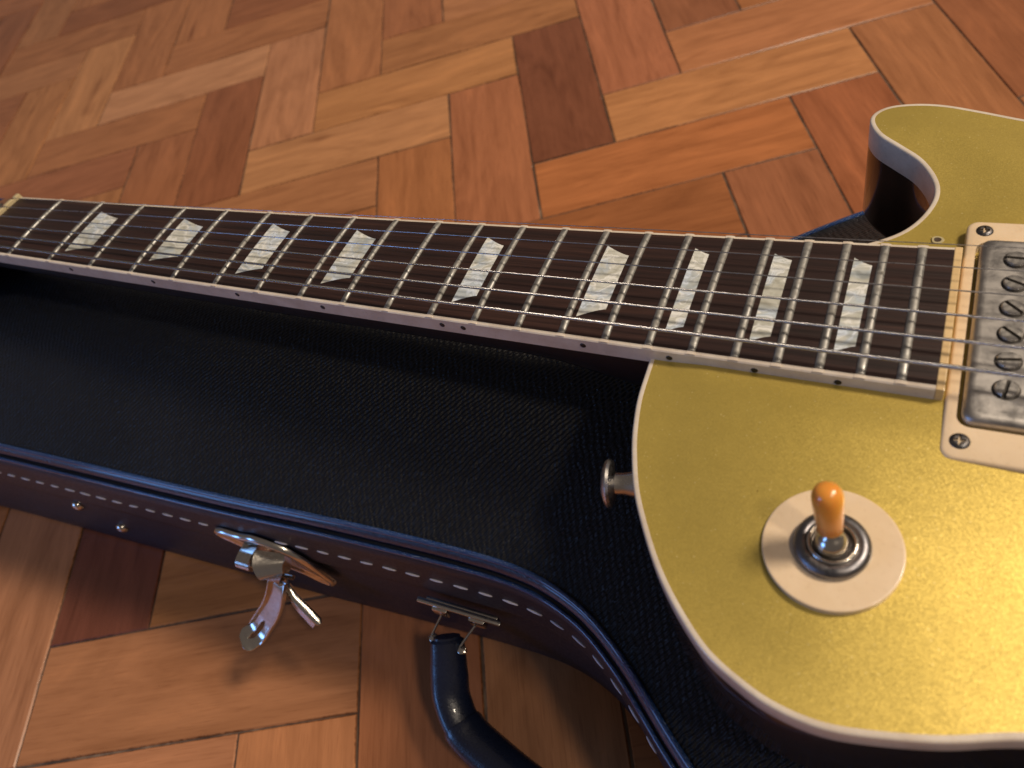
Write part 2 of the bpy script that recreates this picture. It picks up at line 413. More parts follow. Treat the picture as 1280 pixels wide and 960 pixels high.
M['hole_dark'] = plain('shaded_screw_well', (.035, .030, .026), .5, .3).m  # shade inside slots and screw wells, put into a dark colour
M['chip'] = plain('chipped_lacquer_edge', (.42, .36, .20), .5).m
M['reflection_brown'] = plain('reflection_brown_foot', (.06, .022, .010), .45).m  # brown of the floor reflections, put into the colour of added feet

# ------------------------------------------------------------------ floor (parquet)
floor_v, floor_f = [(-4, -4, -.0009), (5, -4, -.0009), (5, 5, -.0009), (-4, 5, -.0009)], [(0, 1, 2, 3)]
floor = link('floor', mesh_py('floor', floor_v, floor_f), M['subfloor']); floor['kind'] = 'structure'
floor['label'] = 'reddish brown hardwood parquet floor laid in herringbone'
W_, R_ = .07, 3.016; L_ = W_ * R_
FO = Vector((.1564, .2970, 0)); FA = Vector((.888, .4598, 0)).normalized(); FB = Vector((FA.y, -FA.x, 0))   # FB: towards the camera
yawA = math.atan2(FA.y, FA.x)
def block_mesh(long_x=True, gap=.00045):
    bm = bmesh.new(); bx(bm, -L_ / 2 + gap, L_ / 2 - gap, -W_ / 2 + gap, W_ / 2 - gap, -.012, 0)
    es = [e for e in bm.edges if all(v.co.z > -.001 for v in e.verts)]
    bmesh.ops.bevel(bm, geom=es, offset=.0009, segments=1, affect='EDGES')
    return from_bm('parquet_block', bm)
blk = block_mesh(); blk.materials.append(M['parquet'])
TINT = lambda c: (c[0] * .90, c[1] * .99, c[2] * 1.00)
PAL = [lin(184, 120, 78), lin(176, 112, 74), lin(188, 126, 84), lin(168, 104, 70), lin(156, 94, 62), lin(174, 108, 66), lin(180, 118, 80), lin(162, 99, 68)]
SP = {('B', 0, 0): lin(134, 78, 55), ('A', 0, 0): lin(186, 112, 68), ('A', 0, -1): lin(196, 130, 84), ('A', 0, -2): lin(188, 120, 80), ('A', 0, 1): lin(160, 96, 58),
      ('B', 0, 1): lin(176, 108, 74), ('B', 0, -1): lin(178, 108, 76), ('A', -1, 0): lin(192, 128, 82), ('A', -1, 1): lin(194, 132, 90), ('B', -1, 2): lin(154, 92, 62),
      ('A', -1, 2): lin(178, 116, 78), ('B', -1, 1): lin(190, 126, 90), ('A', -2, 1): lin(198, 136, 98), ('B', 0, 5): lin(118, 66, 50), ('A', 0, 5): lin(172, 112, 76),
      ('A', 0, 4): lin(176, 114, 70), ('B', 0, 6): lin(176, 116, 82), ('B', 1, 5): lin(172, 106, 70), ('B', 0, 2): lin(176, 110, 70), ('B', 1, 0): lin(168, 98, 64), ('A', 0, 6): lin(184, 120, 84), ('B', 1, 6): lin(184, 118, 78)}
camxy = Vector((.4424, -.1684, 0))
near = []; far = []
for mm in range(-12, 13):
    for k in range(-40, 41):
        for fam in 'AB':
            if fam == 'A': a0, b0 = mm * L_ - k * W_ + L_ / 2, mm * L_ + k * W_ + W_ / 2
            else: a0, b0 = mm * L_ - k * W_ + W_ / 2, mm * L_ + k * W_ - L_ / 2
            p = FO + FA * a0 + FB * b0
            if not (-2.6 < p.x < 3.2 and -2.4 < p.y < 3.4): continue
            # in front of the lens and inside a generous cone
            rel = p - Vector((.4424, -.1684, .4016)); z = rel.dot(fwd); inv = False
            if z > .05:
                u = rel.dot(right) / z; w = rel.dot(down) / z
                inv = abs(u) < .66 + .16 / z and abs(w) < .50 + .16 / z
            col = SP.get((fam, mm, k))
            r_ = random.random(); col2 = random.choice(PAL); j = random.uniform(.90, 1.06)
            if col is None: col = tuple(c * j for c in col2)
            g_ = sum(col) / 3; col = TINT(col)
            rot = yawA + (0 if fam == 'A' else math.pi / 2) + (math.pi if r_ < .5 else 0)
            (near if inv else far).append((p, rot, col, z))
near.sort(key=lambda q: q[3])
for p, rot, col, z in near[:295]:
    o = bpy.data.objects.new('parquet_block', blk); C.objects.link(o); o.parent = floor
    o.location = (p.x + random.uniform(-.0003, .0003), p.y + random.uniform(-.0003, .0003), random.uniform(-.00018, .00012))
    o.rotation_euler = (random.gauss(0, .0012), random.gauss(0, .0006), rot + random.gauss(0, .0022)); o.color = (*col, 1)
# the rest of the floor outside the view: joined
V = []; F = []; colr = []
base_v = [(x, y, z) for z in (-.012, 0) for x, y in ((-1, -1), (1, -1), (1, 1), (-1, 1))]
for p, rot, col, z in near[295:] + far:
    c_, s_ = math.cos(rot), math.sin(rot); b = len(V)
    for (x, y, zz) in base_v:
        X = x * (L_ / 2 - .0006); Y = y * (W_ / 2 - .0006); V.append((p.x + c_ * X - s_ * Y, p.y + s_ * X + c_ * Y, zz))
    F += [tuple(i + b for i in q) for q in ((4, 5, 6, 7), (0, 1, 5, 4), (1, 2, 6, 5), (2, 3, 7, 6), (3, 0, 4, 7))]
    colr += [(*col, 1)] * 8
me = mesh_py('far_parquet', V, F); at = me.color_attributes.new('tint', 'FLOAT_COLOR', 'POINT'); at.data.foreach_set('color', np.array(colr, dtype=np.float32).ravel())
o = link('parquet_surround', me, M['parquet_far'], floor); o['kind'] = 'stuff'

# ------------------------------------------------------------------ guitar case
case = bpy.data.objects.new('guitar_case', None); C.objects.link(case); case.location = (0, 0, 0)
case['label'] = 'closed black embossed hard case with white stitching and open latch, lying under the guitar'; case['category'] = 'guitar case'
nearP = [(-.30, -.112), (-.22, -.110), (-.10, -.1005), (.0126, -.0938), (.0788, -.0901), (.1333, -.0872), (.1806, -.0844), (.2213, -.0814), (.2701, -.0785), (.2954, -.0774), (.3167, -.0770),
         (.3344, -.0782), (.3468, -.0812), (.3592, -.0857), (.3682, -.0911), (.3788, -.0985), (.3891, -.1070), (.3985, -.1155), (.4098, -.1246), (.428, -.138), (.455, -.154), (.50, -.170), (.56, -.180), (.64, -.186), (.74, -.190), (.84, -.186), (.90, -.165), (.935, -.11), (.945, -.04)]
ol = nearP + [(x, -y + .002) if x > .1 else (x, .086) for x, y in reversed(nearP)] + [(-.325, .075), (-.335, .03), (-.335, -.03), (-.325, -.09)]
S = smooth_closed(resample(catmull([(x, y, 0) for x, y in ol], True, 8), .004), 4); SN = out_normals(S)
HR = .118
def dome(d): return .030 * math.sin(math.pi / 2 * min(d / .090, 1.0)) if d > 0 else 0
Vp, Fp = filled(S, .008, .005)
dd = dist_to(S, Vp)
zl = HR + .030 * np.sin(np.pi / 2 * np.clip(dd / .085, 0, 1)) * np.clip(dd / .002, 0, 1)
me = mesh_py('case_lid', np.c_[Vp, zl], Fp); link('lid', me, M['lid'], case, True)
# piping beads
def ring_tube(off, z, r, name, mat, seg=8, twist=0):
    pts = [(S[i, 0] + SN[i, 0] * off, S[i, 1] + SN[i, 1] * off, z) for i in range(len(S))]
    v, f = tube(pts, r, seg, True); return link(name, mesh_py(name, v, f), mat, case, True)
ring_tube(.0002, HR + .0002, .0013, 'lid_piping', M['bead'])
v, f = ring_sweep(S, SN, [(-.0005, .1175), (.0016, .1165), (.0028, .1140), (.0030, .1118), (.0022, .1104), (-.003, .1100)], flip=True)
link('lid_edge_band', mesh_py('band', v, f), M['band'], case, True)
ring_tube(.0046, .1092, .0011, 'body_piping', M['bead'])
v, f = ring_sweep(S, SN, [(-.004, .1085), (.0042, .1088), (.0056, .1078), (.0060, .100), (.0066, .075), (.0066, .0716), (.0058, .0706), (.0044, .0704)], flip=True)
link('valance', mesh_py('valance', v, f), M['side'], case, True)
v, f = ring_sweep(S, SN, [(-.002, .0900), (.0050, .0800), (.0050, .0700), (.0052, .020), (.0050, .0065), (.0035, .0045), (.000, .0040)], flip=True)
n = len(S); f.append(tuple(range(6 * n, 7 * n)))
link('case_base', mesh_py('case_base', v, f), M['side'], case, True)
# stitches: one small rounded bar each, along the valance
def outline_at(P, N, x, side=-1):
    idx = [i for i in range(len(P)) if P[i, 1] * side > 0]
    i = min(idx, key=lambda i: abs(P[i, 0] - x)); return i
arc = np.r_[0, np.cumsum(np.hypot(*np.diff(S, axis=0).T))]
def along(s, off, z):
    s = s % arc[-1]; x = np.interp(s, arc, S[:, 0]); y = np.interp(s, arc, S[:, 1]); nx = np.interp(s, arc, SN[:, 0]); ny = np.interp(s, arc, SN[:, 1])
    return Vector((x + nx * off, y + ny * off, z)), Vector((nx, ny, 0)).normalized()
s_start = arc[outline_at(S, SN, -.13)]; s_end = arc[outline_at(S, SN, .50)]
bm = bmesh.new()
st_prof = [(-.0042, .00015), (-.0034, .00042), (0, .00062), (.0034, .00042), (.0042, .00015)]
v, f = tube([(x, 0, 0) for x, r in st_prof], [r for x, r in st_prof], 6)
st_me = mesh_py('stitch', v, f); st_me.materials.append(M['thread']); st_me.polygons.foreach_set('use_smooth', [True] * len(st_me.polygons))
k = 0; s = s_start; direction = 1 if s_end > s_start else -1
stitch_hide = (.155, .208)
while (s - s_end) * direction < 0:
    p, nn = along(s, .00655, .0890)
    t = Vector((-nn.y, nn.x, 0))
    if not (p.y < 0 and stitch_hide[0] - .002 < p.x < stitch_hide[0] + .030):
        o = bpy.data.objects.new('stitch', st_me); C.objects.link(o); o.parent = case; o.location = p
        o.rotation_euler = (0, random.gauss(0, .05) + .05, math.atan2(t.y, t.x)); o.scale = (random.uniform(.82, 1.0) * .92, 1, 1)
    s += .01245 * direction
# side nails
def lathe_obj(name, prof, mat, loc, axis, parent, seg=24, cap=True):
    v, f = lathe(prof, seg, cap); me = mesh_py(name, v, f); sharp(me, 40) if False else None
    o = link(name, me, mat, parent, True); o.data.set_sharp_from_angle(angle=math.radians(40))
    q = Vector(axis).to_track_quat('Z', 'Y'); o.rotation_euler = q.to_euler(); o.location = loc; return o
for px_, z in ((.0235, .060), (.0405, .036)):
    i = outline_at(S, SN, px_); p, nn = along(arc[i], .0052, z)
    lathe_obj('side_rivet', [(.0036, -.001), (.0040, .0006), (.0036, .0018), (.0024, .0028), (.0008, .0032)], M['chrome'], p, nn, case)
for x in (-.055, .219, .60, .80):  # added feet, standing in for ring-shaped reflections and shadow on the floor
    i = outline_at(S, SN, x)
    for sgn in (1, -1):
        lathe_obj('reflection_foot', [(.0060, .0), (.0070, .0008), (.0070, .003), (.006, .0048)], M['reflection_brown'], (S[i, 0], S[i, 1] * sgn - SN[i, 1] * sgn * .0035, .0002), (0, 0, 1), case)

# latch ------------------------------------------------------------
def sidey(x, off): return -.0872 + .048 * (x - .1333) - off
ang_side = math.atan(.048)
def strip(path, width, thick, updir, widths=None):
    if len(path) > 2: path = catmull(path, False, 5)
    """a bent metal strip: path points, width across 'updir'"""
    P = [Vector(p) for p in path]; n = len(P); v = []
    for i, p in enumerate(P):
        t = (P[min(i + 1, n - 1)] - P[max(i - 1, 0)]).normalized(); s = Vector(updir); s = (s - t * s.dot(t)).normalized(); u = t.cross(s).normalized()
        w = (widths[i] if widths else width) / 2
        for a, b in ((-1, -1), (1, -1), (1, 1), (-1, 1)): v.append(p + s * w * a + u * thick / 2 * b)
    f = [(0, 1, 2, 3), tuple(reversed(range((n - 1) * 4, n * 4)))]
    for i in range(n - 1):
        for k in range(4):
            k2 = (k + 1) % 4; f.append((i * 4 + k, (i + 1) * 4 + k, (i + 1) * 4 + k2, i * 4 + k2))
    return v, f
def bevel_obj(o, w, seg=2):
    md = o.modifiers.new('bevel', 'BEVEL'); md.width = w; md.segments = seg; md.limit_method = 'ANGLE'; md.angle_limit = math.radians(30); return o
sx = Vector((math.cos(ang_side), math.sin(ang_side), 0))          # along the side
so = Vector((math.sin(ang_side), -math.cos(ang_side), 0))         # out of the side
def LP(x, off, z): return Vector((x, sidey(x, off), z))
# back plate: an ornate plate with waisted outline and raised rolled rim
out = [(.1535, .0890), (.1600, .0915), (.1700, .0905), (.1800, .0925), (.1900, .0900), (.1985, .0850), (.2045, .0760), (.2085, .0640), (.2100, .0520), (.2060, .0470), (.1990, .0500), (.1930, .0560), (.1850, .0600), (.1760, .0640), (.1680, .0720), (.1600, .0790), (.1545, .0830)]
oc = resample(catmull([(a, b, 0) for a, b in out], True, 6), .0012); on = out_normals(oc)
def plate_ring(inset, off): return [LP(oc[i, 0] - on[i, 0] * inset, off, oc[i, 1] - on[i, 1] * inset) for i in range(len(oc))]
rings = [plate_ring(0, .0066), plate_ring(0, .0078), plate_ring(.0008, .0092), plate_ring(.0022, .0096), plate_ring(.0036, .0086), plate_ring(.0050, .0078)]
v = [p for r in rings for p in r]; n = len(oc); f = []
for a in range(len(rings) - 1):
    for i in range(n): j = (i + 1) % n; f.append((a * n + i, a * n + j, (a + 1) * n + j, (a + 1) * n + i))
f.append(tuple(range((len(rings) - 1) * n, len(rings) * n)))
lp = link('latch_plate', mesh_py('latch_plate', v, f), M['chrome'], case, True)
# lug and knuckle
def add_child(name, vf, mat, parent, smooth=True, ang=40):
    me = mesh_py(name, *vf); bm_ = bmesh.new(); bm_.from_mesh(me)
    bmesh.ops.remove_doubles(bm_, verts=bm_.verts, dist=1e-7) if name == 'latch_lever' else None
    bmesh.ops.recalc_face_normals(bm_, faces=bm_.faces); bm_.to_mesh(me); bm_.free()
    o = link(name, me, mat, parent, smooth)
    if smooth: o.data.set_sharp_from_angle(angle=math.radians(ang))
    return o
kn = []
kn.append(tube([LP(.1655, .0150, .0735), LP(.1735, .0150, .0725)], .0042, 16, up=so))
kn.append(tube([LP(.1655, .0150, .0735), LP(.1640, .0150, .0737)], [.0042, .0022], 16, up=so))
kn.append(strip([LP(.1700, .0080, .0770), LP(.1700, .0120, .0775), LP(.1700, .0170, .0765)], .0085, .0012, sx))
kn.append(strip([LP(.1770, .0085, .0700), LP(.1780, .0130, .0700), LP(.1800, .0160, .0690)], .0060, .0012, Vector((0, 0, 1))))
kn.append(strip([LP(.1890, .0085, .0680), LP(.1890, .0140, .0680), LP(.1890, .0180, .0660)], .0080, .0012, Vector((0, 0, 1))))
kn.append(strip([LP(.1850, .0090, .0800), LP(.1870, .0150, .0790), LP(.1890, .0190, .0740), Vector((.1912, -.1035, .0700))], .0150, .0014, Vector((.867, -.055, -.50))))
kn.append(tube([LP(.1700, .0150, .0690), LP(.1960, .0150, .0672)], .0014, 10, up=so))
add_child('latch_knuckle', join_vf(kn), M['chrome'], case)
# open lever: wide bent strip with a slot, ending in a scooped thumb tip
path = [Vector((.1912, -.1025, .0700)), Vector((.1906, -.1060, .0665)), Vector((.1880, -.1105, .0600)), Vector((.1838, -.1150, .0530)), Vector((.1785, -.1195, .0465)), Vector((.1745, -.1228, .0415)), Vector((.1715, -.1262, .0385)), Vector((.1680, -.1305, .0378)), Vector((.1655, -.1335, .0385))]
perp = Vector((.93, -.30, -.19)).normalized() if True else Vector((.867, -.055, -.50)).normalized()
def lever_mesh():
    P = catmull(path, False, 4); n = len(P); V = []; F = []
    half = .0070; slot0, slot1 = .50, .86
    rows = []
    for i, p in enumerate(P):
        t = (P[min(i + 1, n - 1)] - P[max(i - 1, 0)]).normalized(); s = (perp - t * perp.dot(t)).normalized(); u = s.cross(t).normalized()
        q = i / (n - 1); hw = half * (1 - .18 * (1 - q)) * (1 if q < .88 else math.sqrt(max(.25, 1 - ((q - .88) / .13) ** 2)))
        rail = .0014 * (1 if q < .70 else max(0, 1 - (q - .70) / .1))
        sl = .00135 * min(1, max(0, (q - slot0) / .05)) * min(1, max(0, (slot1 - q) / .04))
        rows.append([(p + s * -hw - u * rail * 2, u), (p + s * -hw, u), (p + s * -sl, u), (p + s * sl, u), (p + s * hw, u), (p + s * hw - u * rail * 2, u)])
    for r in rows:
        for (p, u) in r: V.append(p)
    for i in range(n - 1):
        q = (i + .5) / (n - 1); a = i * 6; b = a + 6
        for k in range(5):
            if k == 2 and slot0 < q < slot1: continue
            F.append((a + k, a + k + 1, b + k + 1, b + k))
    return V, F
lv = add_child('latch_lever', lever_mesh(), M['chrome'], case, True, 50)
sd = lv.modifiers.new('thickness', 'SOLIDIFY'); sd.thickness = .0009; bevel_obj(lv, .00025)
# hook arm swinging out on the other side
hk = [tube([Vector((.1925, -.1030, .0640)), Vector((.1965, -.1065, .0595)), Vector((.2040, -.1095, .0545)), Vector((.2105, -.1120, .0505)), Vector((.2120, -.1128, .0500))], [.0020, .0024, .0023, .0022, .0010], 12, flat=.6),
      strip([Vector((.1905, -.1010, .0655)), Vector((.1960, -.1080, .0570)), Vector((.2030, -.1120, .0500)), Vector((.2075, -.1140, .0470))], .0052, .0010, Vector((0.4, 0.3, .8)))]
add_child('latch_hook', join_vf(hk), M['chrome'], case)

# handle -----------------------------------------------------------
hp = bmesh.new(); bx(hp, -.0185, .0185, -.0008, .0012, -.0034, .0010, .0004)
bx(hp, -.0215, .0215, -.0036, -.0010, .0022, .0040, .0006)
for k in (-.0095, .0095): bx(hp, k - .0040, k + .0040, -.0050, -.0014, -.0045, .0026, .0008)
me = from_bm('handle_bracket', hp)
hb = link('handle_bracket', me, M['chrome'], case, True); hb.data.set_sharp_from_angle(angle=math.radians(30)); hb.location = LP(.2880, .0066, .0650); hb.location.y -= .0005; hb.rotation_euler = (0, .06, math.atan(.04))
wires = []
for a, b in (((.2785, -.0890, .0620), (.2734, -.0999, .0530)), ((.2968, -.0880, .0610), (.2894, -.1008, .0530))):
    a = Vector(a); b = Vector(b); lo = (b - a).normalized()
    wires.append(tube([a, b], .00065, 8)); wires.append(tube([a + Vector((.0012, .002, 0)), a, ], .00065, 8))
    wires.append(tube([b, b + Vector((.0012, -.0012, -.0016)), b + Vector((.0026, -.0010, -.0034))], .0009, 8))
    v_, f_ = lathe([(.0012, -.0012), (.0022, -.0006), (.0022, .0006), (.0012, .0012)], 12); wires.append(([Vector(q) + b + Vector((.0010, -.001, -.0012)) for q in v_], f_))
add_child('handle_wire', join_vf(wires), M['chrome'], case)
hpth = catmull([(.2812, -.0985, .0535), (.2830, -.1050, .0480), (.2848, -.1120, .0420), (.2885, -.1215, .0350), (.2985, -.1312, .0295), (.3159, -.1375, .0265), (.3368, -.1432, .0262), (.360, -.1475, .027), (.385, -.1495, .028), (.405, -.152, .032), (.418, -.152, .040), (.424, -.148, .050)], False, 8)
nh = len(hpth)
def hprof(i):
    q = i / (nh - 1); r = .0080 + .0012 * min(1, q / .2)
    if q < .02: r *= .8
    return r
v, f = tube(hpth, [hprof(i) for i in range(nh)], 20, flat=.62, up=Vector((.25, .3, 1)).normalized())
add_child('handle_strap', (v, f), M['handle'], case)
g0, g1 = int(nh * .34), int(nh * .86)
gp = hpth[g0:g1]
v, f = tube(gp, [.0102 if 0 < i < len(gp) - 1 else .0096 for i in range(len(gp))], 24, flat=.80, up=Vector((.25, .3, 1)).normalized())
add_child('handle_grip', (v, f), M['handle'], case)
hb2 = bpy.data.objects.new('handle_bracket', me); C.objects.link(hb2); hb2.parent = case; hb2.location = (.4265, -.1440, .0550); hb2.rotation_euler = (0, 0, -.62)

# ------------------------------------------------------------------ guitar (own frame: x along the neck from the nut, y to the treble side, z off the fretboard)
guitar = bpy.data.objects.new('electric_guitar', None); C.objects.link(guitar)
MR = np.array([[0.9994973317949075, 0.0004865150790108705, -0.031699322357715345], [0.0, 0.9998822432146444, 0.015345999610642765], [0.03170305560762965, -0.015338285664563134, 0.9993796342021439]])
OG = np.array([-0.00619997121998521, 0.002999614007594812, -0.19544251653779018])
T = -MR @ OG; mg = Matrix.Identity(4)
for i in range(3):
    for j in range(3): mg[i][j] = MR[i, j]
    mg[i][3] = T[i]
guitar.matrix_world = mg
guitar['label'] = 'gold top electric guitar with cream binding, lying strings up across its black case'; guitar['category'] = 'guitar'

SC = .6248; XE = .4602
fx = lambda k: SC * (1 - 2 ** (-k / 12))
HW = lambda x: (.04225 + .00855 * x / .3124) / 2
RAD = .305
zoff = lambda x: -.001 * (1 - ((x - .23) / .23) ** 2)
def zs(x, y, H=None):
    H = H or HW(x); return zoff(x) + math.sqrt(RAD ** 2 - y * y) - math.sqrt(RAD ** 2 - H * H)
BT = .0065; BW = .0014
# fretboard
xs = np.linspace(.0, XE - .0022, 60); V = []; F = []; ny = 14
for x in xs:
    H = HW(x) - BW
    for k in range(ny + 1):
        y = -H + 2 * H * k / ny; V.append((x, y, zs(x, y, HW(x))))
    V.append((x, H, -BT + zoff(x))); V.append((x, -H, -BT + zoff(x)))
m_ = ny + 3
for i in range(len(xs) - 1):
    for k in range(m_):
        k2 = (k + 1) % m_; F.append((i * m_ + k, (i + 1) * m_ + k, (i + 1) * m_ + k2, i * m_ + k2))
F.append(tuple(range(m_))); F.append(tuple(reversed(range((len(xs) - 1) * m_, len(xs) * m_))))
board = link('fretboard', mesh_py('fretboard', V, F), M['rosewood'], guitar, True); board.data.set_sharp_from_angle(angle=math.radians(30))
# fret cross-section
def fret_bar(x, y0, y1, w=.0026, h=.00090, n=14, taper=False):
    V = []; F = []; prof = [(-w / 2, -.0003), (-w / 2, .00012), (-w * .36, h * .62), (-w * .20, h * .93), (w * .20, h * .93), (w * .36, h * .62), (w / 2, .00012), (w / 2, -.0003)]
    for i in range(n + 1):
        y = y0 + (y1 - y0) * i / n; e = 1.0
        d = min(abs(y - y0), abs(y - y1))
        if taper and d < 1e-6: e = .55
        z = zs(x, y, HW(x))
        for dx, dz in prof: V.append((x + dx, y, z + dz * e))
    k_ = len(prof)
    for i in range(n):
        for k in range(k_): k2 = (k + 1) % k_; F.append((i * k_ + k, i * k_ + k2, (i + 1) * k_ + k2, (i + 1) * k_ + k))
    F.append(tuple(reversed(range(k_)))); F.append(tuple(range(n * k_, (n + 1) * k_)))
    return V, F
nibs = []
for k in range(1, 23):
    x = fx(k); H = HW(x) - BW - .0001
    o = add_child('fret', fret_bar(x, -H, H, taper=True), M['fret'], board, True, 60)
    for s_ in (1, -1): nibs.append(fret_bar(x, s_ * (HW(x) - BW + .00005), s_ * (HW(x) - .0002), w=.0030, h=.00025, n=3, taper=False))
# binding strips along the board
for s_ in (1, -1):
    V = []; F = []
    pf = [(0, -BT), (0, -.0004), (-.0004, -.00002), (-BW, .00010), (-BW, -BT)]
    for x in xs:
        for dy, dz in pf: V.append((x, s_ * (HW(x) + dy), zoff(x) + dz))
    for i in range(len(xs) - 1):
        for k in range(5):
            k2 = (k + 1) % 5; q = (i * 5 + k, (i + 1) * 5 + k, (i + 1) * 5 + k2, i * 5 + k2); F.append(q if s_ > 0 else tuple(reversed(q)))
    F.append((0, 1, 2, 3, 4)); F.append(tuple(reversed(range((len(xs) - 1) * 5, len(xs) * 5))))
    mine = [n_ for n_ in nibs if n_[0][0][1] * s_ > 0]
    add_child('neck_binding', join_vf([(V, F)] + mine), M['binding'], guitar, True, 35)
# end binding
V = []; F = []; H = HW(XE)
for x in (XE - .0022, XE):
    for k in range(9): y = -H + 2 * H * k / 8; V.append((x, y, zs(x, y, H) + .0001))
    for k in range(9): y = H - 2 * H * k / 8; V.append((x, y, -BT))
for k in range(18): k2 = (k + 1) % 18; F.append((k, k2, 18 + k2, 18 + k))
F.append(tuple(reversed(range(18)))); F.append(tuple(range(18, 36)))
o = add_child('fretboard_end_binding', (V, F), M['end_binding'], guitar, False); bevel_obj(o, .0003)
# side dots
for k, dx in ((3, 0), (5, 0), (7, 0), (9, 0), (12, -.0045), (12, .0045), (15, 0), (17, 0), (19, 0), (21, 0)):
    x = (fx(k) + fx(k - 1)) / 2 + dx
    v, f = lathe([(.00105, 0), (.00105, .0004), (.0008, .0005)], 16)
    o = link('side_dot', mesh_py('side_dot', v, f), M['black_dot'], guitar, True); o.location = (x, -HW(x) + .0003, -.0030 + zoff(x)); o.rotation_euler = (math.pi / 2, 0, 0)
# crown inlays
INL = {3: (.0746, .0906, .0143, .0106), 5: (.1352, .1510, .0141, .0099), 7: (.1906, .2031, .0156, .0114), 9: (.2376, .2498, .0155, .0111), 12: (.3000, .3088, .0171, .0130),
       15: (.3494, .3587, .0170, .0127), 17: (.3807, .3860, .0188, .0163), 19: (.4069, .4127, .0188, .0162), 21: (.4309, .4364, .0193, .0163)}
for k, (x0, x1, h0, h1) in INL.items():
    V = []; F = []; rows = 24
    # columns across x, each with its own half height (concave end)
    cols = 8
    for c in range(cols + 1):
        t = c / cols; x = x0 + (x1 - x0) * t
        hh = h1 + (h0 - h1) * ((1 - t) ** 1.35)
        for r in range(rows + 1):
            y = -hh + 2 * hh * r / rows; V.append((x, y, zs(x, y, HW(x)) + .00006))
    for c in range(cols):
        for r in range(rows): a = c * (rows + 1) + r; b = a + rows + 1; F.append((a, b, b + 1, a + 1))
    nb = len(V)
    loop = [c * (rows + 1) for c in range(cols + 1)] + [cols * (rows + 1) + r for r in range(1, rows + 1)] + [c * (rows + 1) + rows for c in range(cols - 1, -1, -1)] + [r for r in range(rows - 1, 0, -1)]
    for i in loop: x, y, z = V[i]; V.append((x, y, z - .0012))
    for i in range(len(loop)): j = (i + 1) % len(loop); F.append((loop[i], nb + i, nb + j, loop[j]))
    add_child('inlay', (V, F), M['pearl'], board, True, 40)
# nut
V = []; F = []; rows = 60; Hn = .0213
slots = [-.0176 + .0352 * i / 5 for i in range(6)]
for r in range(rows + 1):
    y = -Hn + 2 * Hn * r / rows; zt = .0019 + .0006 * (1 - (y / Hn) ** 2)
    if min(abs(y - s_) for s_ in slots) < .0007: zt -= .0007
    for x, z in ((-.0002, -.004), (-.0002, zt - .0003), (-.0008, zt), (-.0032, zt - .0001), (-.0046, zt - .0012), (-.0048, -.006)): V.append((x, y, z))
for r in range(rows):
    for k in range(6): k2 = (k + 1) % 6; F.append((r * 6 + k, (r + 1) * 6 + k, (r + 1) * 6 + k2, r * 6 + k2))
F.append(tuple(reversed(range(6)))); F.append(tuple(range(rows * 6, rows * 6 + 6)))
add_child('nut', (V, F), M['nut'], guitar, True, 40)
# neck back and heel
V = []; F = []; xn = np.r_[np.linspace(-.002, .34, 24), np.linspace(.35, .43, 8)]; nk = 16
for x in xn:
    H = HW(x) - .0002; dep = .0155 + .004 * x / .34
    if x > .335: dep += (x - .335) * .42 if x < .38 else .019
    dep = min(dep, .040)
    for k in range(nk + 1):
        a = math.pi * k / nk; c_, s_ = math.cos(a), math.sin(a)
        V.append((x, H * math.copysign(abs(c_) ** .85, c_), -BT + zoff(x) - dep * abs(s_) ** .9))
for i in range(len(xn) - 1):
    for k in range(nk): a = i * (nk + 1) + k; b = a + nk + 1; F.append((a, b, b + 1, a + 1))
    F.append((i * (nk + 1), i * (nk + 1) + nk, (i + 1) * (nk + 1) + nk, (i + 1) * (nk + 1)))
F.append(tuple(range(nk + 1))); F.append(tuple(reversed(range((len(xn) - 1) * (nk + 1), len(xn) * (nk + 1)))))
add_child('neck', (V, F), M['mahogany'], guitar, True, 40)
# headstock, tilted back 17 degrees
hs = [(0, -.0210), (-.020, -.0245), (-.040, -.034), (-.060, -.0385), (-.120, -.0410), (-.165, -.0440), (-.182, -.040), (-.190, -.022), (-.183, -.008), (-.186, 0)]
hp_ = hs + [(x, -y) for x, y in reversed(hs[:-1])]
tl = math.radians(17); V = []
for dz in (0, -.014):
    for x, y in hp_: V.append((-.0050 + x * math.cos(tl) + dz * math.sin(tl) * -1, y, -.0022 + x * math.sin(tl) + dz * math.cos(tl)))
n = len(hp_); F = [tuple(reversed(range(n))), tuple(range(n, 2 * n))] + [(i, (i + 1) % n, n + (i + 1) % n, n + i) for i in range(n)]
hd = add_child('headstock', (V, F), M['black'], guitar, False); bevel_obj(hd, .001)
for s_ in (1, -1):
    for k in range(3):
        x = -.048 - .036 * k; lathe_obj('tuner_post', [(.0050, -.001), (.0050, .0006), (.0030, .0010), (.0028, .009), (.0031, .010)], M['chrome'], (-.005 + x * math.cos(tl), s_ * .026, -.0022 + x * math.sin(tl)), (-math.sin(tl), 0, math.cos(tl)), guitar)

